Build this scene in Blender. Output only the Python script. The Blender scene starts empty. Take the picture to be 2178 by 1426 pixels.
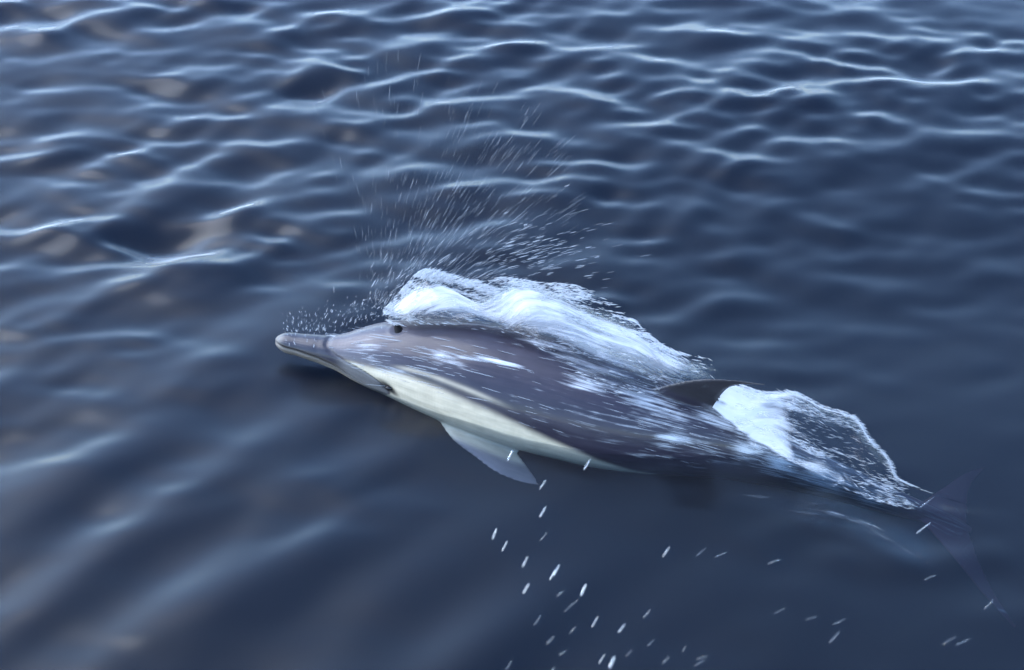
import bpy, math, random
import numpy as np
from mathutils import Vector

rng = np.random.default_rng(11)
scene = bpy.context.scene
COL = scene.collection

# ------------------------------------------------------------------ camera
DEP = math.radians(40.0)          # the lens looks down at the sea from the bow of a boat
DIST = 4.5
LENS = 36.0 * DIST / 2.9
CAM = np.array([0.0, -DIST * math.cos(DEP), DIST * math.sin(DEP)])
cam_data = bpy.data.cameras.new('camera')
cam = bpy.data.objects.new('camera', cam_data)
COL.objects.link(cam)
cam.location = CAM
cam.rotation_euler = (math.pi / 2 - DEP, 0, 0)
cam_data.sensor_width = 36.0
cam_data.lens = LENS
cam_data.clip_start = 0.05
cam_data.clip_end = 5000
cam_data.dof.use_dof = True
cam_data.dof.focus_distance = 4.45
cam_data.dof.aperture_fstop = 2.8
scene.camera = cam

# ------------------------------------------------------------------ sky, sun, exposure
SUN_EL, SUN_AZ = math.radians(44), math.radians(-70)      # azimuth from +Y towards +X
world = bpy.data.worlds.new('World')
scene.world = world
world.use_nodes = True
wn = world.node_tree
bg = wn.nodes['Background']
sky = wn.nodes.new('ShaderNodeTexSky')
sky.sky_type = 'NISHITA'
sky.sun_disc = False
sky.sun_elevation = SUN_EL
sky.sun_rotation = SUN_AZ
sky.air_density = 1.0
sky.dust_density = 0.35
sky.ozone_density = 4.0
wn.links.new(sky.outputs[0], bg.inputs[0])
bg.inputs[1].default_value = 0.15
sun_data = bpy.data.lights.new('sun', 'SUN')
sun = bpy.data.objects.new('sun', sun_data)
COL.objects.link(sun)
sun_data.energy = 0.85
sun_data.angle = math.radians(56)
sun_data.color = (0.97, 0.98, 1.0)
sd = Vector((math.sin(SUN_AZ) * math.cos(SUN_EL), math.cos(SUN_AZ) * math.cos(SUN_EL), math.sin(SUN_EL)))
sun.rotation_euler = sd.to_track_quat('Z', 'Y').to_euler()
sun.location = (0, 0, 30)
scene.view_settings.view_transform = 'Standard'
scene.view_settings.look = 'None'
scene.view_settings.gamma = 1.0
scene.view_settings.exposure = 2.42
scene.view_settings.use_curve_mapping = False
scene.render.engine = 'CYCLES'
scene.cycles.use_denoising = True
scene.cycles.max_bounces = 8
scene.cycles.transparent_max_bounces = 24
scene.cycles.volume_bounces = 1
scene.cycles.sample_clamp_indirect = 6.0
scene.cycles.use_fast_gi = False

# ------------------------------------------------------------------ helpers
W0, H0 = 2178.0, 1426.0
F = LENS / 36.0 * W0
RIGHT = np.array([1.0, 0, 0])
UPV = np.array([0, math.sin(DEP), math.cos(DEP)])
FWD = np.array([0, math.cos(DEP), -math.sin(DEP)])


def P(px, py, z=0.0):
    """the point at height z seen at photo position px, py"""
    d = FWD * F + RIGHT * (px - W0 / 2) + UPV * (H0 / 2 - py)
    return CAM + d * ((z - CAM[2]) / d[2])


def unit(v):
    v = np.asarray(v, float)
    return v / np.maximum(np.linalg.norm(v, axis=-1, keepdims=True), 1e-12)


def smooth(a, b, x):
    t = np.clip((np.asarray(x, float) - a) / (b - a), 0, 1)
    return t * t * (3 - 2 * t)


def pchip(xs, ys, x):
    """smooth monotone interpolation, ys may be vectors"""
    xs = np.asarray(xs, float); ys = np.asarray(ys, float)
    one = ys.ndim == 1
    if one: ys = ys[:, None]
    h = np.diff(xs)[:, None]; d = np.diff(ys, axis=0) / h
    m = np.zeros_like(ys)
    m[0], m[-1] = d[0], d[-1]
    m[1:-1] = (d[:-1] * h[1:] + d[1:] * h[:-1]) / (h[1:] + h[:-1])
    x = np.clip(np.asarray(x, float), xs[0], xs[-1])
    i = np.clip(np.searchsorted(xs, x, side='right') - 1, 0, len(xs) - 2)
    t = ((x - xs[i]) / h[i, 0])[..., None]; hh = h[i]
    r = ((2*t**3 - 3*t**2 + 1) * ys[i] + (t**3 - 2*t**2 + t) * hh * m[i]
         + (-2*t**3 + 3*t**2) * ys[i+1] + (t**3 - t**2) * hh * m[i+1])
    return r[..., 0] if one else r


_g = np.random.default_rng(5).random((64, 64, 64)).astype(np.float32)


def vnoise(p):
    """value noise in 0..1 at points p (n,3)"""
    p = np.asarray(p, float); i = np.floor(p).astype(int); f = p - i; f = f * f * (3 - 2 * f)
    r = 0
    for a in (0, 1):
        for b in (0, 1):
            for c in (0, 1):
                w = (f[:, 0] if a else 1 - f[:, 0]) * (f[:, 1] if b else 1 - f[:, 1]) * (f[:, 2] if c else 1 - f[:, 2])
                r = r + w * _g[(i[:, 0] + a) % 64, (i[:, 1] + b) % 64, (i[:, 2] + c) % 64]
    return r


def fbm(p, n=4):
    r, a, s = 0, .5, 0
    for k in range(n):
        r = r + a * vnoise(p * 2 ** k + 7.3 * k); s += a; a *= .5
    return r / s


def mesh_np(name, v, f):
    """mesh from numpy arrays; f is (n,3) or (n,4)"""
    me = bpy.data.meshes.new(name)
    v = np.asarray(v, np.float32); f = np.asarray(f, np.int32); k = f.shape[1]
    me.vertices.add(len(v)); me.vertices.foreach_set('co', v.ravel())
    me.loops.add(f.size); me.loops.foreach_set('vertex_index', f.ravel())
    me.polygons.add(len(f))
    me.polygons.foreach_set('loop_start', np.arange(0, f.size, k, dtype=np.int32))
    me.polygons.foreach_set('use_smooth', np.ones(len(f), bool))
    me.update(calc_edges=True); me.validate()
    return me


def link(name, me, mat, parent=None):
    o = bpy.data.objects.new(name, me)
    COL.objects.link(o)
    if mat: me.materials.append(mat)
    if parent: o.parent = parent
    return o


def tag(o, label=None, cat=None, group=None, kind=None):
    if label: o['label'] = label
    if cat: o['category'] = cat
    if group: o['group'] = group
    if kind: o['kind'] = kind
    return o


def attr(me, name, data, typ='FLOAT'):
    a = me.attributes.new(name, typ, 'POINT')
    d = np.asarray(data, np.float32)
    if typ == 'FLOAT': a.data.foreach_set('value', d.ravel())
    elif typ == 'FLOAT_VECTOR': a.data.foreach_set('vector', d.ravel())
    else:
        c = np.ones((len(d), 4), np.float32); c[:, :3] = d
        a.data.foreach_set('color', c.ravel())


class NT:
    """small node tree helper"""
    def __init__(s, name):
        s.m = bpy.data.materials.new(name); s.m.use_nodes = True
        s.t = s.m.node_tree; s.t.nodes.clear()
        s.out = s.t.nodes.new('ShaderNodeOutputMaterial')
    def n(s, typ, props=None, **ins):
        nd = s.t.nodes.new('ShaderNode' + typ)
        for k, v in (props or {}).items(): setattr(nd, k, v)
        for k, v in ins.items():
            key = int(k[1:]) if k[0] == 'i' and k[1:].isdigit() else k.replace('_', ' ')
            sock = nd.inputs[key]
            if isinstance(v, bpy.types.NodeSocket): s.t.links.new(v, sock)
            else: sock.default_value = v
        return nd
    def math(s, op, a, b=0.0, c=0.0, clamp=False):
        return s.n('Math', {'operation': op, 'use_clamp': clamp}, i0=a, i1=b, i2=c).outputs[0]
    def ramp(s, fac, a, b, lo=0.0, hi=1.0):
        nd = s.n('MapRange', {'interpolation_type': 'SMOOTHSTEP', 'clamp': True}, Value=fac)
        nd.inputs[1].default_value = a; nd.inputs[2].default_value = b
        nd.inputs[3].default_value = lo; nd.inputs[4].default_value = hi
        return nd.outputs[0]
    def mixc(s, f, a, b):
        nd = s.n('Mix', {'data_type': 'RGBA'})
        for i, v in ((0, f), (6, a), (7, b)):
            if isinstance(v, bpy.types.NodeSocket): s.t.links.new(v, nd.inputs[i])
            else: nd.inputs[i].default_value = v
        return nd.outputs[2]
    def attr(s, name): return s.n('Attribute', {'attribute_name': name})
    def surf(s, sock): s.t.links.new(sock, s.out.inputs[0])
    def vol(s, sock): s.t.links.new(sock, s.out.inputs[1])


# ------------------------------------------------------------------ dolphin axis (needed by the sea round it)
# px, py, z of the body's centre line, half width, height above, height below
AX = [(589, 724, .054, .012, .012, .014),
      (598, 726, .054, .021, .020, .022),
      (640, 734, .054, .033, .030, .033),
      (690, 744, .053, .042, .040, .043),
      (722, 750, .050, .051, .054, .050),
      (752, 755, .046, .068, .076, .062),
      (790, 760, .040, .089, .098, .077),
      (840, 767, .035, .108, .115, .092),
      (900, 778, .033, .126, .132, .112),
      (1000, 800, .032, .150, .153, .140),
      (1150, 838, .024, .163, .166, .158),
      (1300, 884, .014, .146, .158, .146),
      (1450, 925, -.016, .112, .137, .112),
      (1600, 968, -.058, .072, .108, .084),
      (1750, 1018, -.110, .038, .075, .060),
      (1880, 1064, -.180, .025, .048, .042),
      (1970, 1094, -.235, .022, .030, .028),
      (2035, 1116, -.270, .020, .014, .014),
      (2065, 1128, -.285, .010, .006, .006)]
axp = np.array([P(a[0], a[1], a[2]) for a in AX])
axs = np.concatenate([[0], np.cumsum(np.linalg.norm(np.diff(axp, axis=0), axis=1))])
BODY_L = axs[-1]
axr = np.array([a[3:] for a in AX])
NS = 260
S = np.concatenate([np.linspace(0, .12, 60, endpoint=False) ** 1.0, np.linspace(.12, BODY_L, NS - 60)])
C = pchip(axs, axp, S)
# smooth the centre line a little
for _ in range(10):
    C[1:-1] = .25 * C[:-2] + .5 * C[1:-1] + .25 * C[2:]
T = unit(np.gradient(C, S, axis=0))                       # towards the tail
roll = np.radians(pchip([0, .5, 1.2, BODY_L], [9, 9, 9, 2], S))
Bs = unit(np.cross(T, [0, 0, 1.0]))                       # towards the camera or away
if Bs[0, 1] > 0: Bs = -Bs                                 # near side is -y
Nn = unit(np.cross(Bs, T)); Nn *= np.sign(Nn[:, 2:3])
# roll the back towards the near side
UP = Nn * np.cos(roll)[:, None] + Bs * np.sin(roll)[:, None]
SIDE = Bs * np.cos(roll)[:, None] - Nn * np.sin(roll)[:, None]
RAD = pchip(axs, axr, S)


def at_s(arr, s): return np.stack([np.interp(s, S, arr[:, k]) for k in range(arr.shape[1])], -1)


def body_pt(s, phi, lift=0.0):
    """point on the skin; phi from the back's ridge towards the near side"""
    s = np.asarray(s, float); phi = np.asarray(phi, float)
    c = at_s(C, s); u = unit(at_s(UP, s)); b = unit(at_s(SIDE, s)); r = at_s(RAD, s)
    cp, sp = np.cos(phi), np.sin(phi)
    h = np.where(cp > 0, r[..., 1], r[..., 2])
    return c + u * (cp * (h + lift))[..., None] + b * (sp * (r[..., 0] + lift))[..., None]


def body_dir(s): return unit(at_s(T, s))


def sx(px): return float(np.interp(px, [a[0] for a in AX], axs))   # arc length near a photo column

# ------------------------------------------------------------------ the sea
def axis_line(core, step, far, grow):
    a = [0.0]
    x = 0; st = step
    while x < far:
        if x > core: st *= grow
        x += st; a.append(x)
    a = np.array(a)
    return np.concatenate([-a[:0:-1], a])


gx = axis_line(2.3, .0115, 900, 1.13)
gy = axis_line(2.7, .0115, 900, 1.13) + .15
X, Y = np.meshgrid(gx, gy)
sp = np.maximum(np.gradient(gx)[None, :], np.gradient(gy)[:, None])
wr = np.random.default_rng(23)


def img_xy(X, Y):
    """rough photo coordinates of sea points, used only to place the calm and the choppy water"""
    v = np.stack([X, Y, np.zeros_like(X)], -1) - CAM
    d = np.maximum(v @ FWD, .3)
    return W0 / 2 + F * (v @ RIGHT) / d, H0 / 2 - F * (v @ UPV) / d


Z = np.zeros_like(X); DX = np.zeros_like(X); DY = np.zeros_like(X)
# wind chop: crests lie roughly across the view
comp = []
for k in range(90):
    lam = .085 * (4.6 ** wr.random())
    th = math.radians(90 + 6 + wr.normal() * 23)
    slope = .0190 * (lam / .24) ** .3
    comp.append((lam, th, slope, wr.random() * 6.283, 0))
for k in range(10):      # a second train running aslant from the boat's own wake, lower left
    lam = .22 * (2.2 ** wr.random())
    comp.append((lam, math.radians(128 + wr.normal() * 7), .048, wr.random() * 6.283, 1))
for k in range(6):       # low swell
    lam = 1.5 * (3 ** wr.random())
    comp.append((lam, math.radians(90 + wr.normal() * 25), .016, wr.random() * 6.283, 2))
for k in range(14):      # broken water beside the tail stock
    lam = .09 * (3.2 ** wr.random())
    comp.append((lam, math.radians(75 + wr.normal() * 35), .050, wr.random() * 6.283, 3))
# calm water right of and below the animal, chop beyond it (world coordinates, metres)
calm = smooth(-.75, .90, Y - .45 * X + .15)
chop = .26 + .92 * calm
pn = fbm(np.stack([X.ravel() * 1.6 + 40, Y.ravel() * 2.6 + 40, np.full(X.size, 3.3)], -1), 3).reshape(X.shape)
chop = chop * np.clip(.45 + 2.2 * (pn - .25), .35, 1.5)
mods = []
for q in range(5):
    m_ = fbm(np.stack([X.ravel() * 2.6 + 9 * q, Y.ravel() * 4.2 + 5 * q, np.full(X.size, 1.3 + q)], -1), 2).reshape(X.shape)
    mods.append(np.clip(.35 + 2.6 * (m_ - .25), .25, 1.7))
train = smooth(.35, -1.0, X + .55 * Y) * .9 + .06
wc = P(1780, 1090, 0); wd = unit((P(2000, 1170, 0) - P(1600, 1030, 0))[:2])
wl = (X - wc[0]) * wd[0] + (Y - wc[1]) * wd[1]; wt = -(X - wc[0]) * wd[1] + (Y - wc[1]) * wd[0]
tailw = np.exp(-(wl / .42) ** 2 - (wt / .19) ** 2)
for lam, th, sl, ph, kind in comp:
    k = 2 * math.pi / lam
    fade = 1 - smooth(.12, .30, sp / lam)
    warp = .22 * lam * np.sin(2 * math.pi * (X * math.cos(ph) + Y * math.sin(ph)) / (lam * 5) + ph * 3)
    arg = k * (X * math.cos(th) + Y * math.sin(th) + warp) + ph
    am = sl / k * fade * (chop * mods[int(ph * 50) % 5] if kind == 0 else train if kind == 1 else tailw if kind == 3 else 1.0)
    Z += am * np.cos(arg)
    DX -= .1 * am * math.cos(th) * np.sin(arg)
    DY -= .1 * am * math.sin(th) * np.sin(arg)
wx, wy, wz = X + DX, Y + DY, Z
# the sea's own shape close to the animal: a low bulge pushed up along its flanks
cl = C[::6, :2]
dm = np.full(X.shape, 9.0)
near = (abs(X) < 2.3) & (abs(Y) < 2.3)
pts = np.stack([wx[near], wy[near]], -1)
dd = np.full(len(pts), 9.0); ss = np.zeros(len(pts))
for i, c in enumerate(cl):
    q = np.hypot(pts[:, 0] - c[0], pts[:, 1] - c[1])
    b = q < dd
    dd[b] = q[b]; ss[b] = S[::6][i]
dm[near] = dd
SSN = np.zeros(X.shape); SSN[near] = ss
bul = np.exp(-(dm / .24) ** 2) * smooth(.25, .6, SSN) * (1 - smooth(1.3, 1.7, SSN))
wz = wz * (1 - .55 * np.exp(-(dm / .3) ** 2))
dedge = np.maximum(dm - np.interp(SSN, S, RAD[:, 0]), 0)
rip = np.cos(2 * math.pi * (dedge - .10 * SSN + .02 * np.sin(SSN * 17)) / .085) * np.exp(-dedge / .13) * smooth(.2, .45, SSN) * (1 - smooth(1.4, 1.8, SSN)) * (dm < 1)
wz = wz + .012 * bul + .0010 * rip * (.4 + 1.2 * pn)
ny, nx = X.shape
V = np.stack([wx, wy, wz], -1).reshape(-1, 3)
ii = np.arange(ny * nx).reshape(ny, nx)
Fq = np.stack([ii[:-1, :-1], ii[:-1, 1:], ii[1:, 1:], ii[1:, :-1]], -1).reshape(-1, 4)
# close the body of water below so that it holds its own murk
DEEP = -25.0
rim = np.concatenate([ii[0, :-1], ii[:-1, -1], ii[-1, :0:-1], ii[:0:-1, 0]])
nr = len(rim); base = len(V)
low = V[rim].copy(); low[:, 2] = DEEP
V2 = np.concatenate([V, low])
j = np.arange(nr); j2 = (j + 1) % nr
skirt = np.stack([rim[j2], rim[j], base + j, base + j2], -1)
me = bpy.data.meshes.new('water')
cidx = len(V2); V2 = np.concatenate([V2, [[0, 0, DEEP]]])
bot = np.stack([np.full(nr, cidx), base + j2, base + j, base + j], -1)[:, :3]
allf = np.concatenate([Fq.ravel(), skirt.ravel(), bot.ravel()])
ls = np.concatenate([np.arange(len(Fq)) * 4, Fq.size + np.arange(nr) * 4, Fq.size + skirt.size + np.arange(nr) * 3])
me.vertices.add(len(V2)); me.vertices.foreach_set('co', V2.astype(np.float32).ravel())
me.loops.add(len(allf)); me.loops.foreach_set('vertex_index', allf.astype(np.int32))
me.polygons.add(len(ls)); me.polygons.foreach_set('loop_start', ls.astype(np.int32))
me.polygons.foreach_set('use_smooth', np.concatenate([np.ones(len(Fq), bool), np.zeros(2 * nr, bool)]))
me.update(calc_edges=True)
zgrid = wz


def sea_z(x, y):
    """height of the sea near a point of the fine grid"""
    i = np.clip(np.searchsorted(gy, y), 0, ny - 1); k = np.clip(np.searchsorted(gx, x), 0, nx - 1)
    return zgrid[i, k]


nt = NT('sea_water')
geo = nt.n('NewGeometry')
ior = nt.n('MapRange', Value=geo.outputs['Backfacing']); ior.inputs[3].default_value = 1.333; ior.inputs[4].default_value = 1 / 1.333
fr = nt.n('Fresnel', IOR=ior.outputs[0])
tr = nt.n('BsdfTransparent')
ga = nt.n('BsdfGlossy', Color=(1, 1, 1, 1), Roughness=.13)      # the smooth face of the ripples
gb = nt.n('BsdfGlossy', Color=(1, 1, 1, 1), Roughness=.42)      # and the fine chop too small to model
gl = nt.n('MixShader', i0=.74, i1=ga.outputs[0], i2=gb.outputs[0])
mx = nt.n('MixShader', i0=fr.outputs[0], i1=tr.outputs[0], i2=gl.outputs[0])
nt.surf(mx.outputs[0])
va = nt.n('VolumeAbsorption', Color=(.45, .58, .66, 1), Density=6.5)
vs = nt.n('VolumeScatter', Color=(.02, .085, .24, 1), Density=.34, Anisotropy=.3)
nt.vol(nt.n('AddShader', i0=va.outputs[0], i1=vs.outputs[0]).outputs[0])
SEA = nt.m
water = link('water', me, SEA)
tag(water, 'dark blue rippled sea surface all around the dolphin', 'water', kind='structure')

def Pv(px, py, z):
    px, py, z = np.broadcast_arrays(np.asarray(px, float), np.asarray(py, float), np.asarray(z, float))
    d = FWD * F + RIGHT * (px - W0 / 2)[..., None] + UPV * (H0 / 2 - py)[..., None]
    return CAM + d * ((z - CAM[2]) / d[..., 2])[..., None]


def project(p):
    v = p - CAM; d = v @ FWD
    return W0 / 2 + F * (v @ RIGHT) / d, H0 / 2 - F * (v @ UPV) / d


# the dolphin's skin as seen: table from photo place to place on the body
gs_, gp_ = np.meshgrid(np.linspace(.02, BODY_L - .1, 320), np.radians(np.linspace(-50, 138, 180)), indexing='ij')
GP = body_pt(gs_, gp_); gX, gY = project(GP)
gn = unit(GP - at_s(C, gs_)); vis = ((CAM - GP) * gn).sum(-1) > 0
TX, TY, TS, TPH = gX[vis], gY[vis], gs_[vis], gp_[vis]


def skin_at(px, py):
    """place on the skin under photo points"""
    px = np.atleast_1d(px).astype(float); py = np.atleast_1d(py).astype(float)
    o = np.empty(len(px), int)
    for k in range(0, len(px), 64):
        o[k:k+64] = np.argmin((TX[None] - px[k:k+64, None]) ** 2 + (TY[None] - py[k:k+64, None]) ** 2, 1)
    return TS[o], TPH[o]


# ------------------------------------------------------------------ the dolphin
NR = 56
ph = np.linspace(0, 2 * np.pi, NR, endpoint=False)
rings = []
for i in range(len(S)):
    s = S[i]; w, t, b = RAD[i]
    cp, sn = np.cos(ph), np.sin(ph)
    e = 2.0
    hgt = np.where(cp > 0, t, b)
    # beak is flatter on top and boxier than the trunk
    rings.append(C[i] + np.outer(cp * hgt, UP[i]) + np.outer(sn * w, SIDE[i]))
rings = np.array(rings)
bv = rings.reshape(-1, 3)
n = len(S)
bf = []
for i in range(n - 1):
    a = np.arange(NR); b = (a + 1) % NR
    bf.append(np.stack([i * NR + a, i * NR + b, (i + 1) * NR + b, (i + 1) * NR + a], -1))
bf = np.concatenate(bf)
tri = []
tipi = len(bv); bv = np.concatenate([bv, [C[0] - T[0] * .004], [C[-1] + T[-1] * .004]])
a = np.arange(NR); b = (a + 1) % NR
tri = np.concatenate([np.stack([np.full(NR, tipi), b, a], -1), np.stack([np.full(NR, tipi + 1), (n - 1) * NR + a, (n - 1) * NR + b], -1)])
body_parts = [(bv, [list(x) for x in bf] + [list(x) for x in tri])]


def blade(le, te, th, nsec=40, nc=20):
    """closed wing shape through leading and trailing points with a rounded nose and thin tail"""
    m = len(le); u = np.linspace(0, 1, m); q = np.linspace(0, 1, nsec) ** .9
    le = pchip(u, le, q); te = pchip(u, te, q); th = pchip(u, th, q)
    span = unit(np.gradient((le + te) / 2, axis=0)); ch = te - le
    nrm = unit(np.cross(span, ch))
    tt = np.linspace(0, 1, nc // 2 + 1)
    prof = 2.6 * (np.sqrt(tt) * .38 - .16 * tt - .22 * tt ** 2)
    prof = np.maximum(prof, 0)
    x = np.concatenate([tt, tt[-2:0:-1]]); y = np.concatenate([prof, -prof[-2:0:-1]])
    k = len(x)
    off_ = np.sign(y)[None, :] * np.maximum(abs(y)[None, :] * th[:, None], .0030 * (1 - .5 * q[:, None] ** 4))
    v = le[:, None] + ch[:, None] * x[None, :, None] + nrm[:, None] * off_[..., None]
    v = v.reshape(-1, 3)
    f = []
    for i in range(nsec - 1):
        for c in range(k):
            f.append([i * k + c, i * k + (c + 1) % k, (i + 1) * k + (c + 1) % k, (i + 1) * k + c])
    f.append(list(range(k))[::-1]); f.append([(nsec - 1) * k + c for c in range(k)])
    return v, f


def loc(s, t, u, b):
    """point given from the body axis at s: along the body, up, near side"""
    c = at_s(C, s)
    return c + body_dir(s) * t + unit(at_s(UP, s)) * u + unit(at_s(SIDE, s)) * b


# dorsal fin, swept back with a hollow rear edge
sf = sx(1450); top = float(at_s(RAD, sf)[1])
hs = [-.05, 0, .03, .06, .09, .12, .145, .158]
le = [-.170, -.135, -.104, -.074, -.040, .006, .072, .146]
te = [.110, .080, .066, .060, .062, .078, .118, .157]
lean = [0, 0, .001, .002, .003, .004, .005, .005]
body_parts.append(blade([loc(sf, l, top + h, e) for l, h, e in zip(le, hs, lean)],
                        [loc(sf, t, top + h, e) for t, h, e in zip(te, hs, lean)],
                        [.030, .024, .020, .017, .014, .010, .006, .002]))
# near flipper
fl_le = [P(890, 858, -.03), P(928, 893, -.05), P(962, 938, -.065), P(1010, 975, -.08), P(1052, 1006, -.093), P(1105, 1027, -.105), P(1142, 1033, -.112)]
fl_te = [P(1005, 875, -.01), P(1030, 905, -.04), P(1064, 928, -.06), P(1096, 954, -.08), P(1117, 982, -.095), P(1136, 1008, -.106), P(1150, 1034, -.113)]
body_parts.append(blade(fl_le, fl_te, [.03, .022, .018, .015, .011, .007, .002]))
# far flipper, mirrored across the body's middle plane


def mirror(p):
    d = np.linalg.norm(C - p, axis=1); i = int(np.argmin(d))
    return p - 2 * np.dot(p - C[i], SIDE[i]) * SIDE[i]


body_parts.append(blade([mirror(p) for p in fl_te], [mirror(p) for p in fl_le], [.03, .022, .018, .015, .011, .007, .002]))
# tail flukes
s1 = BODY_L - .10
for sgn in (1, -1):
    sp_ = [-.01, .03, .08, .14, .20, .25, .285]
    l_ = [-.09, -.060, -.012, .045, .100, .155, .198]
    t_ = [.085, .100, .110, .125, .152, .186, .211]
    z_ = [0, 0, -.002, -.006, -.012, -.018, -.022]
    body_parts.append(blade([loc(s1, l, z, sgn * q) for l, z, q in zip(l_, z_, sp_)],
                            [loc(s1, t, z, sgn * q) for t, z, q in zip(t_, z_, sp_)],
                            [.026, .022, .017, .013, .009, .006, .002]))
av, af = [], []
off = 0
for v, f in body_parts:
    av.append(np.asarray(v)); af += [[i + off for i in q] for q in f]; off += len(v)
av = np.concatenate(av)
tmp = bpy.data.meshes.new('tmp'); tmp.from_pydata(av.tolist(), [], af)
import bmesh
bm = bmesh.new(); bm.from_mesh(tmp)
bmesh.ops.recalc_face_normals(bm, faces=bm.faces)
bm.to_mesh(tmp); bm.free()
to = bpy.data.objects.new('tmp', tmp); COL.objects.link(to)
md = to.modifiers.new('r', 'REMESH'); md.mode = 'VOXEL'; md.voxel_size = .0034; md.use_smooth_shade = True
dg = bpy.context.evaluated_depsgraph_get()
skin = bpy.data.meshes.new_from_object(to.evaluated_get(dg))
bpy.data.objects.remove(to)
bpy.data.meshes.remove(tmp)
nv = len(skin.vertices)
co = np.empty(nv * 3, np.float32); skin.vertices.foreach_get('co', co); co = co.reshape(-1, 3).astype(float)
ed = np.empty(len(skin.edges) * 2, np.int32); skin.edges.foreach_get('vertices', ed); ed = ed.reshape(-1, 2)
deg = np.bincount(ed.ravel(), minlength=nv).astype(float)


def lap(x):
    y = np.zeros_like(x)
    for k in range(x.shape[1]):
        y[:, k] = np.bincount(ed[:, 0], x[ed[:, 1], k], nv) + np.bincount(ed[:, 1], x[ed[:, 0], k], nv)
    return y / deg[:, None]


for _ in range(6):
    co = co + .5 * (lap(co) - co)
    co = co - .52 * (lap(co) - co) if False else co


def sphi(co):
    """place of each skin point along the body, round it, and off its axis"""
    best = np.full(len(co), 1e9); idx = np.zeros(len(co), int)
    for i in range(0, len(S), 1):
        t = co - C[i]
        d = (t * t).sum(1)
        b = d < best
        best[b] = d[b]; idx[b] = i
    dlt = co - C[idx]
    s = S[idx] + (dlt * T[idx]).sum(1)
    u = (dlt * UP[idx]).sum(1); b = (dlt * SIDE[idx]).sum(1)
    r = RAD[idx]
    rr = np.sqrt((b / r[:, 0]) ** 2 + (u / np.where(u > 0, r[:, 1], r[:, 2])) ** 2)
    return s, np.arctan2(b / r[:, 0], u / np.where(u > 0, r[:, 1], r[:, 2])), rr


s_, p_, r_ = sphi(co)
ap = np.degrees(abs(p_))
nrm = np.empty(nv * 3, np.float32)
skin.vertices.foreach_set('co', co.astype(np.float32).ravel()); skin.update()
skin.vertices.foreach_get('normal', nrm); nrm = nrm.reshape(-1, 3).astype(float)
# gape of the mouth: a groove running from the beak's tip back and down under the eye
mouth = pchip([0, .05, .12, .18, .24, .30], [70, 73, 80, 92, 103, 108], s_)
rl = np.interp(s_, S, RAD[:, 0])
dmth = (ap - mouth) * math.pi / 180 * rl
gro = np.exp(-(dmth / .0035) ** 2) * (1 - smooth(.24, .28, s_)) * (s_ < .29)
bh_s, bh_p = [float(q[0]) for q in skin_at(848, 700)]
bh = body_pt(bh_s, bh_p)
eye_s, eye_p = [float(q[0]) for q in skin_at(828, 828)]
eye = body_pt(eye_s, eye_p)
# crease where the beak meets the forehead
crs = pchip([0, 30, 60, 80, 92, 110, 180], [sx(698), sx(704), sx(738), eye_s - .035, eye_s - .005, sx(835), sx(865)], ap)
gcr = np.exp(-((s_ - crs) / .010) ** 2) * (1 - smooth(70, 92, ap)) * (r_ < 1.4)
sock = np.exp(-(np.linalg.norm(co - eye, axis=1) / .020) ** 2)
dbh = np.linalg.norm(co - bh, axis=1)
co = co - nrm * (.0045 * gro + .004 * gcr + .004 * sock)[:, None]
co = co - nrm * (.004 * np.exp(-(dbh / .014) ** 2))[:, None] + nrm * (.0015 * np.exp(-((dbh - .026) / .008) ** 2))[:, None]
# soft unevenness of flesh
co = co + nrm * (.004 * (fbm(co * 9, 2) - .5))[:, None]

# ---- markings (real pigment): slate cape, tan-cream flank blaze, pale throat and belly, grey tail stock
dark = np.array([.023, .019, .028]); mid = np.array([.092, .080, .088]); cream = np.array([.50, .42, .30])
white = np.array([.55, .56, .55]); tail = np.array([.028, .024, .034]); jaw = np.array([.125, .105, .085])
wob = 5 * (fbm(co * 6, 3) - .5)
cape = pchip([0, .30, .40, .50, .62, .75, .92, 1.05, 1.2, 1.4, BODY_L], [60, 57, 56, 59, 64, 72, 87, 107, 132, 150, 150], s_) + wob
k = smooth(-5, 5, ap - cape)
colr = dark[None] * (1 - k[:, None]) + cream[None] * k[:, None]
# belly goes from cream to white
k = smooth(115, 150, ap)[:, None] * (1 - smooth(1.15, 1.35, s_))[:, None]
colr = colr * (1 - k) + white * k
# grey forehead fading into the cape
k = ((1 - smooth(.24, .44, s_ + .0012 * (ap - 20))) * (ap < 120))[:, None]
kk = k * (1 - smooth(-8, 8, ap - cape))[:, None]
colr = colr * (1 - .80 * kk) + mid * .80 * kk
k = (smooth(1.0, 1.4, s_))[:, None]
colr = colr * (1 - .7 * k) + tail * .7 * k
# pale line above the dark flank stripe behind the eye
k = np.exp(-((ap - (cape - 9 - 10 * (s_ - .4))) / 2.4) ** 2) * smooth(.34, .42, s_) * (1 - smooth(.60, .75, s_)) * (p_ > -9)
colr = colr * (1 - .55 * k[:, None]) + cream * .55 * k[:, None]
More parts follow.
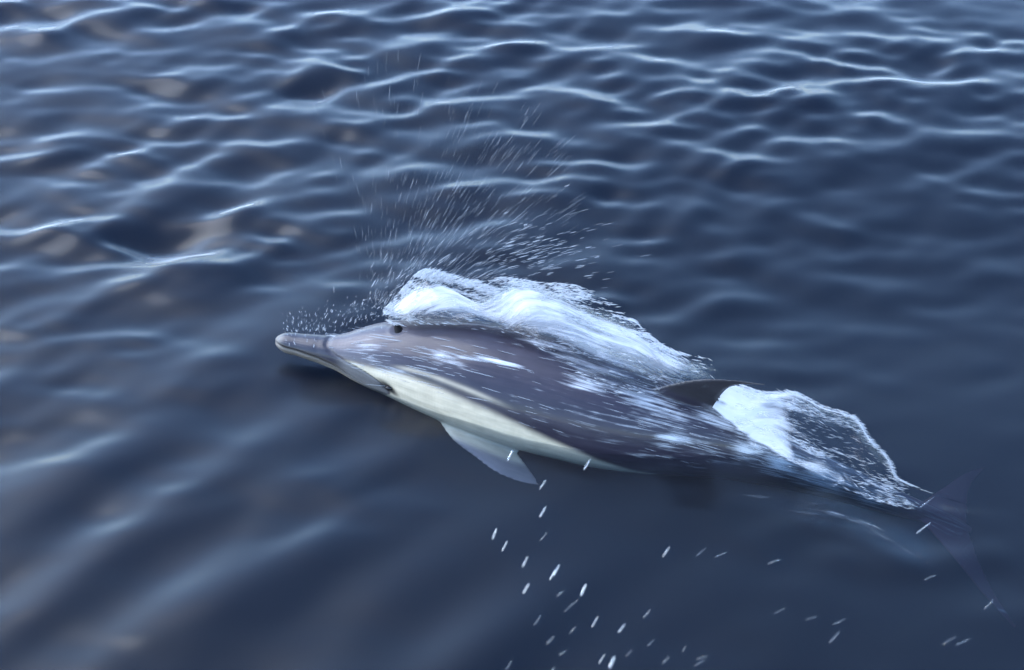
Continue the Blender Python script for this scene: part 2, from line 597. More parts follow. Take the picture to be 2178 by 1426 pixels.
# beak: slate above with a pale rim, tan lower jaw, black lips
bk = 1 - smooth(-.006, .010, s_ - crs)
up_ = smooth(12, -4, (ap - (mouth - 16)))
bcol = np.array([.024, .022, .031]) * up_[:, None] + jaw * (1 - up_)[:, None]
tipk = (1 - smooth(.012, .035, s_))[:, None]
bcol = bcol * (1 - .6 * tipk) + np.array([.16, .145, .13]) * .6 * tipk
colr = colr * (1 - bk[:, None]) + bcol * bk[:, None]
thr = smooth(.10, .24, s_)[:, None] * smooth(0, 14, ap - mouth - 4)[:, None] * (1 - smooth(.30, .36, s_))[:, None]
colr = colr * (1 - .85 * thr) + np.array([.34, .29, .22]) * .85 * thr
cheek = bk * smooth(.17, .22, s_) * (1 - smooth(0, 10, ap - mouth))
colr = colr * (1 - .8 * cheek[:, None]) + np.array([.13, .12, .112]) * .8 * cheek[:, None]
bri = np.exp(-((s_ - crs) / .0055) ** 2) * smooth(25, 50, ap) * (1 - smooth(96, 104, ap))
colr = colr * (1 - .85 * bri[:, None]) + np.array([.045, .040, .046]) * .85 * bri[:, None]
lip = np.exp(-((dmth + .003) / .0085) ** 2) * (1 - smooth(.15, .27, s_)) * smooth(.0, .03, s_)
colr = colr * (1 - .9 * lip[:, None]) + np.array([.022, .018, .018]) * .9 * lip[:, None]
# eye patch and the thin stripe from the beak's corner to it
de = np.linalg.norm((co - eye) * 1.0, axis=1)
ds = (s_ - eye_s); dp_ = (ap - math.degrees(eye_p)) * math.pi / 180 * rl
tl = .35 * (ds + .004)          # the patch slants back and down
ep = np.exp(-(((ds + .004) / .036) ** 2 + ((dp_ - tl) / .0165) ** 2) ** 2)
colr = colr * (1 - .97 * ep[:, None]) + np.array([.009, .008, .010]) * .97 * ep[:, None]
k = np.exp(-(dbh / .017) ** 4)[:, None]
colr = colr * (1 - .6 * k) + np.array([.03, .028, .035]) * .6 * k
# fins take slate; near flipper is paler in the middle
fin = smooth(1.12, 1.28, r_)
isd = fin * (ap < 60) * (s_ > .9)
colr = colr * (1 - isd[:, None]) + np.array([.026, .023, .026]) * isd[:, None]
flp = fin * (s_ < 1.0) * (ap > 70)
fcol = np.array([.15, .128, .13])[None] * (.75 + .5 * fbm(co * 14, 2))[:, None]
colr = colr * (1 - flp[:, None]) + fcol * flp[:, None]
flu = smooth(BODY_L - .28, BODY_L - .15, s_)
colr = colr * (1 - flu[:, None]) + np.array([.095, .022, .030]) * flu[:, None]

# foam film lying on the wet back: where it is thick (photo place, half sizes along and across in metres, weight)
FILM = [(935, 755, .05, .016, .60), (962, 775, .06, .010, .58), (1060, 770, .085, .007, .95), (1000, 764, .05, .006, .8), (835, 790, .09, .016, .55), (790, 768, .04, .02, .45), (780, 735, .08, .030, .30),
        (715, 712, .035, .010, .7), (1180, 735, .12, .02, .62), (1250, 775, .12, .03, .60), (1310, 820, .12, .035, .57), (1240, 815, .09, .02, .52),
        (1300, 765, .12, .025, .75), (1400, 865, .12, .04, .54), (1440, 935, .08, .015, .62), (1530, 900, .10, .03, .62), (1590, 955, .07, .03, .72), (1660, 985, .07, .03, .75),
        (1760, 1025, .10, .03, .7), (1860, 1060, .08, .03, .6), (1390, 800, .08, .03, .5), (1000, 690, .20, .014, .45), (870, 674, .08, .012, .5)]
film = np.zeros(nv)
for fx, fy, fa, fb, fw in FILM:
    q1, q2 = skin_at(fx, fy)
    film = np.maximum(film, fw * np.exp(-((s_ - q1[0]) / fa) ** 2 - ((p_ - q2[0]) * np.maximum(rl, .02) / fb) ** 2))
film = np.maximum(film, .27 * smooth(.55, 1.1, s_) * smooth(100, 60, ap) * (r_ < 1.15))
film = np.where((r_ > 1.2) & (s_ > 1.0), .12, film)
dol = bpy.data.objects.new('dolphin', None); COL.objects.link(dol)
dol.empty_display_size = .2
DB = np.array([C[len(C) // 2][0], C[len(C) // 2][1], 0.0])
dol.location = DB
tag(dol, 'slate grey dolphin with cream flank surfacing through white water', 'dolphin')
co = co - DB
skin.vertices.foreach_set('co', co.astype(np.float32).ravel())
attr(skin, 'pigment', colr, 'FLOAT_COLOR')
attr(skin, 'film', film)
attr(skin, 'along', np.stack([s_, p_ * .15, r_], -1), 'FLOAT_VECTOR')
skin.polygons.foreach_set('use_smooth', np.ones(len(skin.polygons), bool)); skin.update()
skin.name = 'body'

nt = NT('wet_skin')
pg = nt.attr('pigment'); al = nt.attr('along')
mp = nt.n('Mapping', Vector=al.outputs['Vector'], Scale=(5, 60, 1))
streak = nt.n('TexNoise', Vector=mp.outputs[0], Scale=1.0, Detail=5.0, Roughness=.6)
gn = nt.n('TexNoise', Vector=al.outputs['Vector'], Scale=24.0, Detail=4.0)
var = nt.math('ADD', nt.ramp(streak.outputs[0], .3, .7, .86, 1.12), nt.ramp(gn.outputs[0], .3, .7, -.08, .08))
colm = nt.n('VectorMath', {'operation': 'SCALE'}, i0=pg.outputs['Color'], Scale=var)
rgh = nt.ramp(streak.outputs[0], .3, .7, .28, .50)
bmp = nt.n('Bump', Strength=.22, Distance=.004, Height=streak.outputs[0])
fm = nt.attr('film')
mp3 = nt.n('Mapping', Vector=al.outputs['Vector'], Scale=(6, 130, 1))
f1 = nt.n('TexNoise', Vector=mp3.outputs[0], Scale=1.0, Detail=5.0, Roughness=.65)
mp4 = nt.n('Mapping', Vector=al.outputs['Vector'], Scale=(13, 38, 1))
f2 = nt.n('TexNoise', Vector=mp4.outputs[0], Scale=1.0, Detail=4.0)
fsum = nt.math('ADD', nt.math('MULTIPLY', f1.outputs[0], .6), nt.math('MULTIPLY', f2.outputs[0], .4))
fth = nt.math('MULTIPLY_ADD', nt.math('SUBTRACT', 1.0, fm.outputs['Fac']), .40, .26)
fa_ = nt.math('MULTIPLY', nt.ramp(nt.math('SUBTRACT', fsum, fth), -.06, .22), .9)
fcl = nt.mixc(fa_, colm.outputs[0], (.54, .55, .57, 1))
rgh = nt.math('ADD', rgh, nt.math('MULTIPLY', fa_, .3))
pr = nt.n('BsdfPrincipled', Base_Color=fcl, Roughness=rgh, Normal=bmp.outputs[0])
pr.inputs['IOR'].default_value = 1.33
pr.inputs['Coat Weight'].default_value = .22
pr.inputs['Coat Roughness'].default_value = .14
nt.surf(pr.outputs[0])
SKIN = nt.m
skin.materials.clear()
body = link('body', skin, SKIN, dol)


def ellipsoid(name, c, axes, mat, parent, n=20, bend=0.0):
    u = np.linspace(0, np.pi, n // 2 + 1); v = np.linspace(0, 2 * np.pi, n, endpoint=False)
    vs = []
    for a in u:
        for b in v:
            q = np.array([math.sin(a) * math.cos(b), math.sin(a) * math.sin(b), math.cos(a)])
            q[0] += bend * (q[1] ** 2)
            vs.append(c + q[0] * axes[0] + q[1] * axes[1] + q[2] * axes[2])
    f = []
    for i in range(n // 2):
        for k in range(n):
            f.append([i * n + k, (i + 1) * n + k, (i + 1) * n + (k + 1) % n, i * n + (k + 1) % n])
    return link(name, mesh_np(name, np.array(vs), np.array(f)), mat, parent)


nt = NT('eye_black')
nt.surf(nt.n('BsdfPrincipled', Base_Color=(.010, .008, .008, 1), Roughness=.08, Specular_IOR_Level=.3).outputs[0])
EYE = nt.m
nt = NT('blowhole_dark')
nt.surf(nt.n('BsdfPrincipled', Base_Color=(.004, .004, .005, 1), Roughness=.6, Specular_IOR_Level=.08).outputs[0])
HOLE = nt.m
for sg in (1, -1):
    e = body_pt(eye_s, sg * eye_p); t = body_dir(eye_s); out = unit(at_s(SIDE, eye_s)) * sg
    dn = np.cross(t, out)
    ellipsoid('eye', e - out * .004 - DB, (t * .0105, dn * .0075, out * .0065), EYE, dol)
t = body_dir(bh_s); out = unit(at_s(UP, bh_s)); b = unit(at_s(SIDE, bh_s))
# crescent blowhole, horns forward
ellipsoid('blowhole', bh - out * .0030 - DB, (t * .0125 , b * .0185 + t * .006, out * .0050), HOLE, dol, 24, -.25)

# ------------------------------------------------------------------ foam, splash and spray
nt = NT('foam_white')
d1 = nt.n('BsdfDiffuse', Color=(.52, .535, .55, 1))
d2 = nt.n('BsdfTranslucent', Color=(.70, .73, .78, 1))
g1 = nt.n('BsdfGlossy', Color=(1, 1, 1, 1), Roughness=.2)
m1 = nt.n('MixShader', i0=.35, i1=d1.outputs[0], i2=d2.outputs[0])
m2 = nt.n('MixShader', i0=.08, i1=m1.outputs[0], i2=g1.outputs[0])
nt.surf(m2.outputs[0])
FOAM = nt.m
nt = NT('foam_thin')          # thin threads of water: part of the light goes straight through
d1 = nt.n('BsdfDiffuse', Color=(.52, .535, .55, 1))
d2 = nt.n('BsdfTranslucent', Color=(.74, .77, .82, 1))
m1 = nt.n('MixShader', i0=.4, i1=d1.outputs[0], i2=d2.outputs[0])
nt.surf(nt.n('MixShader', i0=.5, i1=nt.n('BsdfTransparent').outputs[0], i2=m1.outputs[0]).outputs[0])
THIN = nt.m
nt = NT('spray_mist')
d1 = nt.n('BsdfDiffuse', Color=(.52, .535, .55, 1))
d2 = nt.n('BsdfTranslucent', Color=(.6, .62, .66, 1))
m1 = nt.n('MixShader', i0=.4, i1=d1.outputs[0], i2=d2.outputs[0])
nt.surf(nt.n('MixShader', i0=.34, i1=nt.n('BsdfTransparent').outputs[0], i2=m1.outputs[0]).outputs[0])
MIST = nt.m

nt = NT('water_drop_clear')
gs = nt.n('BsdfGlass', Color=(1, 1, 1, 1), Roughness=.05, IOR=1.33)
df = nt.n('BsdfTranslucent', Color=(.55, .56, .58, 1))
d0 = nt.n('BsdfDiffuse', Color=(.55, .56, .58, 1))
m0 = nt.n('MixShader', i0=.5, i1=df.outputs[0], i2=d0.outputs[0])
nt.surf(nt.n('MixShader', i0=.36, i1=gs.outputs[0], i2=m0.outputs[0]).outputs[0])
DROP = nt.m

nt = NT('water_drop_faint')
gs = nt.n('BsdfGlass', Color=(1, 1, 1, 1), Roughness=.05, IOR=1.33)
d0 = nt.n('BsdfDiffuse', Color=(.5, .52, .55, 1))
cm = nt.n('MixShader', i0=.45, i1=nt.n('BsdfTransparent').outputs[0], i2=gs.outputs[0])
nt.surf(nt.n('MixShader', i0=.16, i1=cm.outputs[0], i2=d0.outputs[0]).outputs[0])
DROP_FAINT = nt.m
# sheet of aerated water: lacy, drawn out along the flow
nt = NT('splash_sheet')
uv = nt.attr('flow'); dn = nt.attr('cover')
mpp = nt.n('Mapping', Vector=uv.outputs['Vector'], Scale=(3.2, 46, 1))
n1 = nt.n('TexNoise', Vector=mpp.outputs[0], Scale=1.0, Detail=6.0, Roughness=.62)
mpp2 = nt.n('Mapping', Vector=uv.outputs['Vector'], Scale=(11, 24, 1))
n2 = nt.n('TexNoise', Vector=mpp2.outputs[0], Scale=1.0, Detail=3.0)
sm = nt.math('ADD', nt.math('MULTIPLY', n1.outputs[0], .62), nt.math('MULTIPLY', n2.outputs[0], .38))
thr_ = nt.math('SUBTRACT', 1.0, dn.outputs['Fac'])
al_ = nt.ramp(nt.math('SUBTRACT', sm, nt.math('MULTIPLY_ADD', thr_, .60, .20)), -.09, .19)
al_ = nt.math('MULTIPLY', nt.math('MULTIPLY', al_, .92), nt.ramp(dn.outputs['Fac'], .0, .30))
bmp = nt.n('Bump', Strength=.7, Distance=.01, Height=sm)
w1 = nt.n('BsdfDiffuse', Color=(.70, .70, .70, 1), Normal=bmp.outputs[0])
w2 = nt.n('BsdfTranslucent', Color=(.70, .70, .71, 1), Normal=bmp.outputs[0])
wm = nt.n('MixShader', i0=.4, i1=w1.outputs[0], i2=w2.outputs[0])
frs = nt.n('Fresnel', IOR=1.33, Normal=bmp.outputs[0])
cl_ = nt.n('MixShader', i0=nt.math('MULTIPLY', frs.outputs[0], nt.ramp(dn.outputs['Fac'], .0, .25)), i1=nt.n('BsdfTransparent').outputs[0], i2=nt.n('BsdfGlossy', Roughness=.06, Normal=bmp.outputs[0]).outputs[0])
nt.surf(nt.n('MixShader', i0=al_, i1=cl_.outputs[0], i2=wm.outputs[0]).outputs[0])
SHEET = nt.m

OCT_V = np.array([[1, 0, 0], [-1, 0, 0], [0, 1, 0], [0, -1, 0], [0, 0, 1], [0, 0, -1]], float)
OCT_F = np.array([[0, 2, 4], [2, 1, 4], [1, 3, 4], [3, 0, 4], [2, 0, 5], [1, 2, 5], [3, 1, 5], [0, 3, 5]])


def spindle(nr=6, na=6):
    u = np.linspace(-1, 1, nr + 1)[1:-1]
    v = [[-1, 0, 0]]
    for a in u:
        r = (1 - a ** 4) ** .5
        v += [[a, r * math.cos(q), r * math.sin(q)] for q in np.linspace(0, 2 * np.pi, na, endpoint=False)]
    v.append([1, 0, 0]); f = []
    k = nr - 1
    for c in range(na):
        d = (c + 1) % na
        f.append([0, 1 + d, 1 + c])
        for i in range(k - 1):
            a0, b0 = 1 + i * na + c, 1 + i * na + d
            f += [[a0, b0, b0 + na], [a0, b0 + na, a0 + na]]
        f.append([1 + (k - 1) * na + c, 1 + (k - 1) * na + d, len(v) - 1])
    return np.array(v, float), np.array(f)


def drops_mesh(name, pos, dirs, half, rad, up=None, flat=1.0, tmpl=(OCT_V, OCT_F)):
    """many small water bodies in one mesh: each stretched along its own flight"""
    tv, tf = tmpl
    d = unit(dirs)
    ref = np.tile([0.3, .2, 1.0], (len(d), 1)) if up is None else up
    b = unit(np.cross(d, ref)); u = np.cross(b, d)
    half = np.asarray(half)[:, None, None]; rad = np.asarray(rad)[:, None, None]
    v = pos[:, None] + d[:, None] * (tv[None, :, 0:1] * half) + b[:, None] * (tv[None, :, 1:2] * rad) + u[:, None] * (tv[None, :, 2:3] * rad * flat)
    f = tf[None] + (np.arange(len(pos)) * len(tv))[:, None, None]
    return mesh_np(name, v.reshape(-1, 3), f.reshape(-1, 3))


ridge_z = np.interp([a[0] for a in AX], *(lambda p: (project(p)[0], p[:, 2]))(body_pt(S, np.zeros(len(S)))))


def rz(px): return np.interp(px, [a[0] for a in AX], ridge_z)


def sheet(name, top, bot, ztop, zbot, cover, n=150, m=36, bulge=.03, lumps=.02):
    """curved sheet of water hung between two edge lines given as photo places and heights"""
    u = np.linspace(0, 1, n); v = np.linspace(0, 1, m)
    tu = np.linspace(0, 1, len(top)); bu = np.linspace(0, 1, len(bot))
    a = pchip(tu, np.array(top, float), u); b = pchip(bu, np.array(bot, float), u)
    za = np.interp(u, np.linspace(0, 1, len(ztop)), ztop); zb = np.interp(u, np.linspace(0, 1, len(zbot)), zbot)
    A = Pv(a[:, 0], a[:, 1], za); B = Pv(b[:, 0], b[:, 1], zb)
    G = A[:, None] * (1 - v)[None, :, None] + B[:, None] * v[None, :, None]
    G[..., 2] += bulge * np.sin(np.pi * v)[None]
    q = G.reshape(-1, 3)
    flow = np.stack([np.repeat(np.linalg.norm(A - A[0], axis=1), m), np.tile(v, n) * np.repeat(np.linalg.norm(A - B, axis=1), m), np.zeros(n * m)], -1)
    q = q + unit(CAM - q) * (lumps * (fbm(flow * [9, 26, 1] + 3, 4) - .5))[:, None] * 2
    ii = np.arange(n * m).reshape(n, m)
    f = np.stack([ii[:-1, :-1], ii[:-1, 1:], ii[1:, 1:], ii[1:, :-1]], -1).reshape(-1, 4)
    me = mesh_np(name, q, f)
    U, Vv = np.meshgrid(u, v, indexing='ij')
    attr(me, 'flow', flow, 'FLOAT_VECTOR'); attr(me, 'cover', cover(U, Vv).ravel())
    return me


def clump(px, py, sx_, sy_, seed=0):
    """0..1 density drawn out along the flow, in metres"""
    # flow runs right and a third down
    a = (px + .33 * py) / 751; b = (py - .33 * px) / 751
    return fbm(np.stack([a * sx_ + seed, b * sy_ + seed, np.full_like(a, seed * 1.7)], -1), 4)


# --- white water thrown up along the far side of the back
TOPL = [(815, 668), (850, 632), (888, 602), (925, 610), (1000, 636), (1075, 606), (1150, 612), (1230, 645), (1320, 692), (1410, 742), (1490, 784), (1560, 812)]
BOTL = [(830, 692), (880, 694), (940, 694), (1010, 702), (1080, 720), (1150, 748), (1230, 800), (1310, 838), (1370, 836), (1420, 826), (1490, 824), (1560, 828)]
fo = bpy.data.objects.new('splash', None)


def cov_back(U, V):
    c = .84 - .74 * smooth(.40, 1.0, V) - .62 * (1 - smooth(.0, .30, V))
    c = c - .9 * np.clip(fbm(np.stack([U.ravel() * 13 + 2, V.ravel() * 2.2, U.ravel() * 0 + .5], -1), 3).reshape(U.shape) - .42, -.1, .4) * (1 - smooth(.25, .7, V))
    return np.clip(c * smooth(0, .06, U) * (1 - smooth(.80, .97, U)), 0, 1)


me_a = sheet('splash', TOPL, BOTL, [.10, .17, .20, .19, .17, .17, .16, .12, .09, .07, .06, .06],
             [rz(p[0]) + .012 for p in BOTL], cov_back, 180, 40, .012, .008)
me_a2 = sheet('splash', [(x + 14, y - 4 - 8 * math.sin(x * .03)) for x, y in TOPL], [(x + 10, y - 8) for x, y in BOTL], [.15, .23, .26, .24, .23, .24, .22, .17, .13, .10, .08, .07],
              [rz(p[0]) + .035 for p in BOTL], lambda U, V: np.clip(cov_back(U, V) * .78 - .10 * (1 - smooth(0, .3, V)), 0, 1), 180, 40, .02, .014)
# both leaves of the splash are one body of water: join them
va_ = np.empty(len(me_a.vertices) * 3, np.float32); me_a.vertices.foreach_get('co', va_)
bm = bmesh.new(); bm.from_mesh(me_a); bm.from_mesh(me_a2); bm.to_mesh(me_a); bm.free()
splash = link('splash', me_a, SHEET)
tag(splash, 'white splash of churned water along the far side of the dolphin back', 'splash', kind='stuff')


def cloud(n, top, bot, zlo, zhi, dens, seed, flowdir=None, jit=.16):
    """drops strewn between two edge lines, thick where dens says so"""
    r = np.random.default_rng(seed)
    t = np.array(top, float); b = np.array(bot, float)
    out = []
    while sum(len(o) for o in out) < n:
        k = n * 4
        u = r.random(k); v = r.random(k)
        a = pchip(np.linspace(0, 1, len(t)), t, u); c = pchip(np.linspace(0, 1, len(b)), b, u)
        q = a * (1 - v)[:, None] + c * v[:, None]
        keep = r.random(k) < dens(u, v, q[:, 0], q[:, 1])
        out.append(np.concatenate([q, u[:, None], v[:, None]], 1)[keep])
    q = np.concatenate(out)[:n]
    px, py, u, v = q.T
    z = zlo(px, v) + (zhi(px, v) - zlo(px, v)) * r.random(n)
    p = Pv(px, py, z)
    fa = np.radians(18 * np.ones(n)) if flowdir is None else np.radians(flowdir(px, v))
    d = Pv(px + 20 * np.cos(fa), py + 20 * np.sin(fa), z + .004 * r.normal(size=n)) - p
    d = unit(unit(d) + r.normal(size=(n, 3)) * jit)
    return p, d, r


def dens_a(u, v, px, py):
    c = clump(px, py, 9, 60, 2)
    return np.clip((smooth(.42, .62, c) + .08) * (1 - .82 * smooth(.15, .5, v)) * (1 - smooth(.78, .96, u)), 0, 1)


TOP2 = [(x, y - 26 - 18 * math.sin(x * .021)) for x, y in TOPL]
p, d, r = cloud(9000, TOP2, BOTL, lambda x, v: rz(x) * .75 - .03, lambda x, v: rz(x) + .035 + .02 * (1 - v), dens_a, 31,
                lambda x, v: np.interp(x, [830, 900, 1000, 1150, 1250, 1400, 1560], [-48, -36, -12, -8, 6, 22, 22]) * (1 - v) + 19 * v)
sz = np.minimum(r.lognormal(-.35, .7, len(p)), 1.9)
flecks = link('foam_flecks', drops_mesh('foam_flecks', p, d, .0080 * sz, .00110 * sz ** .8), THIN)
tag(flecks, 'white flecks of foam flying off the splash behind the dolphin head and back', 'foam', kind='stuff')

# --- water pouring off behind the dorsal fin, with a bright torn rim
RIM = [(1573, 822), (1625, 838), (1690, 838), (1752, 868), (1818, 890), (1850, 935), (1890, 980), (1908, 1020), (1965, 1046), (2030, 1066), (2105, 1084), (2180, 1098)]
LOW = [(1512, 872), (1560, 915), (1615, 957), (1690, 1000), (1760, 1030), (1820, 1052), (1870, 1068), (1920, 1080), (1970, 1088), (2035, 1094), (2110, 1102), (2182, 1110)]


def cov_fin(U, V):
    c = .88 - 1.02 * smooth(.04, .46, U) * (1 - .55 * smooth(.55, .95, V))
    rim_ = np.exp(-(V / .055) ** 2) * (.80 - .50 * smooth(.55, .75, U))
    tear = fbm(np.stack([U.ravel() * 22 + 5, V.ravel() * 5, U.ravel() * 0 + 2.5], -1), 3).reshape(U.shape)
    rim_ = rim_ * (.35 + 1.3 * tear); c = c - .7 * np.clip(tear - .5, -.1, .4)
    return np.clip(np.maximum(np.maximum(c, rim_), .30 * (1 - U)) * (1 - .8 * smooth(.9, 1, V)) * (1 - .55 * smooth(.60, .74, U)) * (1 - smooth(.76, .98, U)), 0, 1)


me_b = sheet('fin_wake_sheet', RIM, LOW, [.145, .13, .12, .11, .09, .07, .05, .03, .018, .012, .010, .010],
             [.13, .10, .075, .05, .03, .022, .018, .015, .013, .012, .010, .010], cov_fin, 160, 44, .03, .012)
wake = link('wake_sheet', me_b, SHEET)
tag(wake, 'thin sheet of white water trailing behind the dorsal fin', 'splash', kind='stuff')


def dens_b(u, v, px, py):
    c = clump(px, py, 8, 70, 9)
    rim_ = np.exp(-(v / .05) ** 2)
    return np.clip(rim_ * (.9 - .5 * u) * (1 - smooth(.60, .78, u)) + smooth(.48, .68, c) * (1 - smooth(.1, .75, u)) * .6 + .02 * (u < .6), 0, 1)


zt = lambda x, v: np.interp(x, [1510, 1700, 1900, 2030], [.16, .13, .04, .012]) * (1 - .45 * v)
p, d, r = cloud(2400, [(x, y - 5) for x, y in RIM], LOW, lambda x, v: zt(x, v) * .85, lambda x, v: zt(x, v) + .03, dens_b, 37)
sz = np.minimum(r.lognormal(-.2, .5, len(p)), 1.3)
wf = link('wake_flecks', drops_mesh('wake_flecks', p, d, .0105 * sz, .0008 * sz), THIN)
tag(wf, 'torn white rim and streaks of water behind the dorsal fin', 'foam', kind='stuff')

# --- pale bubbles drawn along under the surface beside the tail stock
def cov_bub(U, V):
    return np.clip(.37 * np.sin(np.pi * np.clip(V, 0, 1)) * smooth(0, .25, U) * (1 - smooth(.55, 1, U)) + .18 * np.exp(-((U - .82) / .10) ** 2 - ((V - .6) / .22) ** 2), 0, 1)


me_c = sheet('bubbles', [(1470, 1012), (1600, 1022), (1740, 1045), (1850, 1075), (1960, 1125), (2040, 1165)],
             [(1450, 1050), (1580, 1085), (1720, 1125), (1820, 1160), (1920, 1205), (2010, 1235)], [-.06] * 6, [-.05] * 6, cov_bub, 120, 36, .0, .01)
bub = link('bubbles', me_c, SHEET)
tag(bub, 'pale streaks of bubbles under the surface beside the tail stock', 'bubbles', kind='stuff')

# --- foam and rivulets lying on the skin
def on_skin(px, py, r, lift=.0015):
    s, q = skin_at(px, py)
    s = s + r.normal(size=len(s)) * .004; q = q + r.normal(size=len(s)) * .012
    pt = body_pt(s, q, lift)
    return pt, body_dir(s), unit(body_pt(s, q, .02) - body_pt(s, q, 0))


r = np.random.default_rng(41)
Q = []
patches = [(930, 752, 26, 11, 170), (955, 772, 40, 8, 130), (1055, 770, 50, 5, 170), (1020, 765, 22, 5, 60), (830, 790, 60, 10, 260), (900, 783, 50, 8, 120), (790, 770, 25, 14, 90),
           (760, 735, 45, 20, 150), (715, 712, 26, 6, 160), (840, 735, 60, 26, 130), (790, 715, 40, 12, 80), (1230, 770, 60, 22, 170), (1180, 735, 60, 12, 170), (1300, 820, 70, 25, 190),
           (1290, 760, 60, 14, 170), (1400, 870, 70, 30, 160), (1440, 930, 45, 14, 130), (1530, 900, 60, 24, 260), (1590, 950, 40, 22, 260), (1640, 980, 30, 14, 160),
           (1350, 790, 40, 16, 130), (1760, 1030, 70, 8, 150), (1850, 1062, 30, 6, 120)]
for x, y, a, b, k in patches:
    k = int(k * .09)
    t1 = r.normal(size=k); t2 = r.normal(size=k)
    Q.append(np.stack([x + a * t1, y + b * t2 + .30 * a * t1], -1))
k = 60
Q.append(np.stack([r.uniform(860, 1560, k), r.uniform(0, 1, k)], -1))
Q[-1][:, 1] = 700 + .33 * (Q[-1][:, 0] - 860) * .9 + (Q[-1][:, 1] - .15) * 150
Q = np.concatenate(Q)
pt, dr, up = on_skin(Q[:, 0], Q[:, 1], r)
sz = r.lognormal(-.1, .6, len(pt))
fs = np.where(Q[:, 0] < 800, .45, 1.0)
dr = unit(dr + r.normal(size=dr.shape) * .03)
rv = link('foam_streaks', drops_mesh('foam_streaks', pt, dr, .0230 * sz * fs, .0008 * sz ** .6, up, .5, spindle(5, 6)), MIST)
tag(rv, 'white foam streaks and beads of water clinging to the dolphin back', 'foam', kind='stuff')

# --- fine spray fanning up and back from the head
r = np.random.default_rng(47)
k = 1700
ang = np.radians(np.clip(r.normal(47, 24, k), 8, 102))
rad_ = 60 + 540 * r.random(k) ** 1.6 * (.45 + .55 * np.sin(np.clip(ang * 1.15, 0, 1.57)))
px = 800 + rad_ * np.cos(ang) * 1.05 + r.normal(size=k) * 16; py = 700 - rad_ * np.sin(ang)
keep = clump(px, py * 2, 5, 22, 4) > .44
px, py, rad_, ang = px[keep], py[keep], rad_[keep], ang[keep]
zz = .12 + .55 * (700 - py) / 751 * (.55 + .6 * r.random(len(px)))
p = Pv(px, py, zz)
d = Pv(px + 12 * np.cos(ang), py - 12 * np.sin(ang), zz + .55 * 12 * np.sin(ang) / 751) - p
d = unit(unit(d) + r.normal(size=d.shape) * .03)
far = rad_ / 600
hl = (.010 + .034 * far * r.random(len(px))); rr = .00021 * r.lognormal(0, .35, len(px))
# heavier drops low on the right and close over the head
k2 = 290
px2 = np.concatenate([r.normal(1150, 75, 180), r.normal(950, 90, 110)]); py2 = np.concatenate([r.normal(540, 38, 180), r.normal(590, 26, 110)])
a2 = np.arctan2(720 - py2, px2 - 760) * np.where(px2 > 1050, .55, .8)
z2 = .15 + .4 * (680 - py2) / 751 * r.random(k2)
p2 = Pv(px2, py2, z2)
d2_ = unit(Pv(px2 + 12 * np.cos(a2), py2 - 12 * np.sin(a2), z2) - p2)
h2 = .007 + .014 * r.random(k2); r2 = .0006 * r.lognormal(0, .4, k2)
# drops flicked up round the beak
k3 = 330
px3 = r.uniform(600, 880, k3); py3 = np.interp(px3, [600, 700, 800, 880], [700, 685, 650, 612]) + r.normal(size=k3) * 20
a3 = np.radians(np.interp(px3, [600, 680, 880], [115, 75, 32])) + r.normal(size=k3) * .2
z3 = .10 + .10 * r.random(k3)
p3 = Pv(px3, py3, z3)
d3 = unit(Pv(px3 + 12 * np.cos(a3), py3 - 12 * np.sin(a3), z3) - p3)
h3 = .003 + .007 * r.random(k3) ** 2; r3 = .0006 * r.lognormal(0, .45, k3)
spm = drops_mesh('spray', np.concatenate([p, p2, p3]), np.concatenate([d, d2_, d3]), np.concatenate([hl, h2, h3]), np.concatenate([rr, r2, r3]), tmpl=spindle(4, 5))
spray = link('spray', spm, MIST)
tag(spray, 'fine spray of droplets fanning up from the dolphin head', 'spray', kind='stuff')

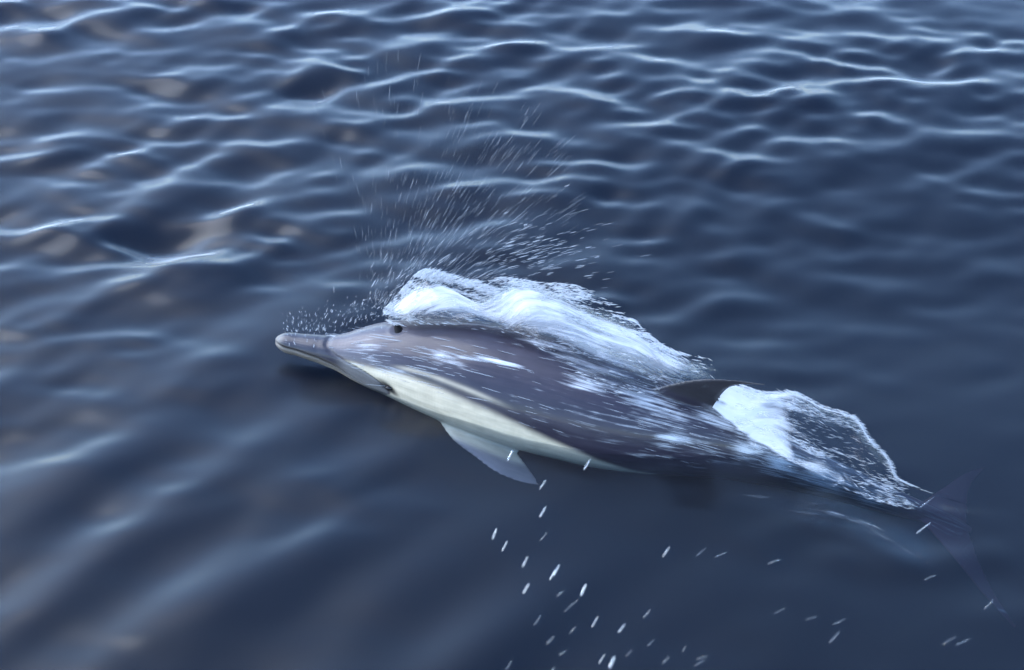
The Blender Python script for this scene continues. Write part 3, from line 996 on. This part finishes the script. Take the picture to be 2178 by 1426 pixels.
# --- single drops falling in front of the animal
DROPS = [  # photo place of both ends, half thickness in mm, distinct label or None
    (1091, 957, 1079, 982, 4.2, 'white water drop in front of the pale flipper of the dolphin'),
    (1256, 977, 1241, 1001, 2.8, 'thin water drop just below the cream belly of the dolphin'),
    (1162, 1021, 1147, 1042, 2.2, 'thin water drop beside the tip of the flipper'),
    (1162, 1077, 1147, 1102, 3.0, 'water drop a little below the flipper tip'),
    (1057, 1123, 1047, 1149, 3.0, 'leftmost of the bright falling water drops'),
    (1080, 1150, 1067, 1174, 2.6, 'faint water drop right beside the leftmost bright drop'),
    (1164, 1133, 1148, 1151, 1.6, 'thin faint drop directly below the drop beside the flipper tip'), (1123, 1183, 1111, 1208, 2.8, 'water drop midway between the leftmost bright drop and the close pair'),
    (1190, 1201, 1177, 1227, 3.6, 'brighter of two falling drops lying close side by side'),
    (1181, 1212, 1169, 1235, 2.8, 'fainter of two falling drops lying close side by side'),
    (1126, 1241, 1112, 1264, 3.2, 'water drop left of and below the close pair of drops'),
    (1247, 1242, 1235, 1269, 4.6, 'thick white water drop in the middle of the falling drops'),
    (1201, 1255, 1184, 1270, 1.4, 'hair-thin faint drop between the close pair and the thick white drop'), (1232, 1274, 1199, 1302, 1.3, 'long thin thread of water below the thick white drop'),
    (1150, 1310, 1136, 1331, 1.9, 'faint drop in the lower left of the falling drops'), (1272, 1311, 1259, 1335, 2.7, 'medium water drop below the long thin thread of water'), (1330, 1327, 1314, 1347, 2.7, 'medium water drop right of the lowest thick drops, above the bottom edge'),
    (1384, 1296, 1368, 1316, 2.0, 'thin drop high on the right side of the lower cluster'), (1225, 1332, 1211, 1349, 1.7, 'faint thin drop under the thread of water, left of the medium drop'), (1178, 1354, 1163, 1371, 2.1, 'faint drop near the bottom left of the cluster'),
    (1205, 1384, 1188, 1394, 1.3, 'hair-thin nearly level drop near the bottom left of the cluster'), (1287, 1391, 1273, 1413, 2.2, 'slim drop immediately left of the largest drop at the bottom edge'),
    (1308, 1396, 1296, 1423, 5.6, 'largest white water drop at the bottom edge'),
    (1425, 1163, 1409, 1186, 2.4, 'bright water drop standing alone right of the other falling drops'),
    (1502, 1165, 1480, 1184, 1.4, 'first of two faint slanting drops right of the lone bright drop'), (1545, 1175, 1520, 1186, 1.4, 'second of two faint slanting drops right of the lone bright drop'), (1660, 1190, 1632, 1200, 1.6, 'faint nearly level drop below the white wash of the tail stock'),
    (1392, 1359, 1377, 1376, 1.4, 'thin faint drop right of and above the largest bottom drop'), (1346, 1382, 1330, 1398, 1.3, 'hair-thin drop just right of the largest bottom drop'), (1424, 1396, 1408, 1413, 1.6, 'faint drop on the bottom edge right of the largest drop'),
    (1460, 1373, 1450, 1388, 1.2, 'shortest faint drop near the bottom centre'), (1506, 1396, 1481, 1403, 1.4, 'upper of two nearly level drops on the bottom edge'), (1500, 1404, 1476, 1417, 1.3, 'lower of two nearly level drops on the bottom edge'),
    (1787, 1342, 1763, 1369, 1.9, 'lone faint water drop near the bottom right'),
    (1800, 1316, 1771, 1329, 1.3, 'faint level drop just above the lone drop near the bottom right'), (1738, 1311, 1713, 1319, 1.1, 'hair-thin level drop left of the lone drop near the bottom right'), (1671, 1293, 1646, 1306, 1.1, 'hair-thin drop farthest left of the faint bottom right drops'),
    (1980, 1111, 1948, 1136, 2.2, 'long pale water drop in front of the tail stock'),
    (1985, 1058, 1955, 1082, 1.6, 'thin pale water drop crossing the wake of the tail'),
    (2114, 1275, 2093, 1297, 1.5, 'thin drop in front of the tip of the near tail fluke'), (2035, 1353, 2003, 1372, 1.3, 'left of two parallel faint drops in the bottom right corner'), (2065, 1358, 2031, 1374, 1.3, 'right of two parallel faint drops in the bottom right corner'),
    (1990, 1223, 1964, 1235, 1.1, 'faint level drop below the tail stock, left of the fluke'), (1088, 1407, 1076, 1426, 1.4, 'faint drop at the bottom edge, leftmost of all'), (1180, 1419, 1172, 1430, 1.8, 'drop half cut off by the bottom edge left of the largest drop')]
tv, tf = spindle(9, 9)
rd = random.Random(3)
for i, (x0, y0, x1, y1, w, lab) in enumerate(DROPS):
    z = .32 + .22 * rd.random()
    a = P(x0, y0, z + .012); b = P(x1, y1, z)
    c = (a + b) / 2; dv = b - a; L = np.linalg.norm(dv) / 2; dv = dv / (2 * L)
    e1 = unit(np.cross(dv, [0.2, .1, 1])); e2 = np.cross(e1, dv)
    fat = .8 + .2 * tv[:, 0]          # heavier at the falling end
    v = dv * (tv[:, 0:1] * L) + (e1 * tv[:, 1:2] + e2 * tv[:, 2:3]) * (w * .00060 * fat)[:, None]
    o = link('water_drop', mesh_np('water_drop', v, tf), DROP if w >= 2.2 else DROP_FAINT)
    o.location = c
    tag(o, lab, 'water drop', 'water drops falling in front of the dolphin')
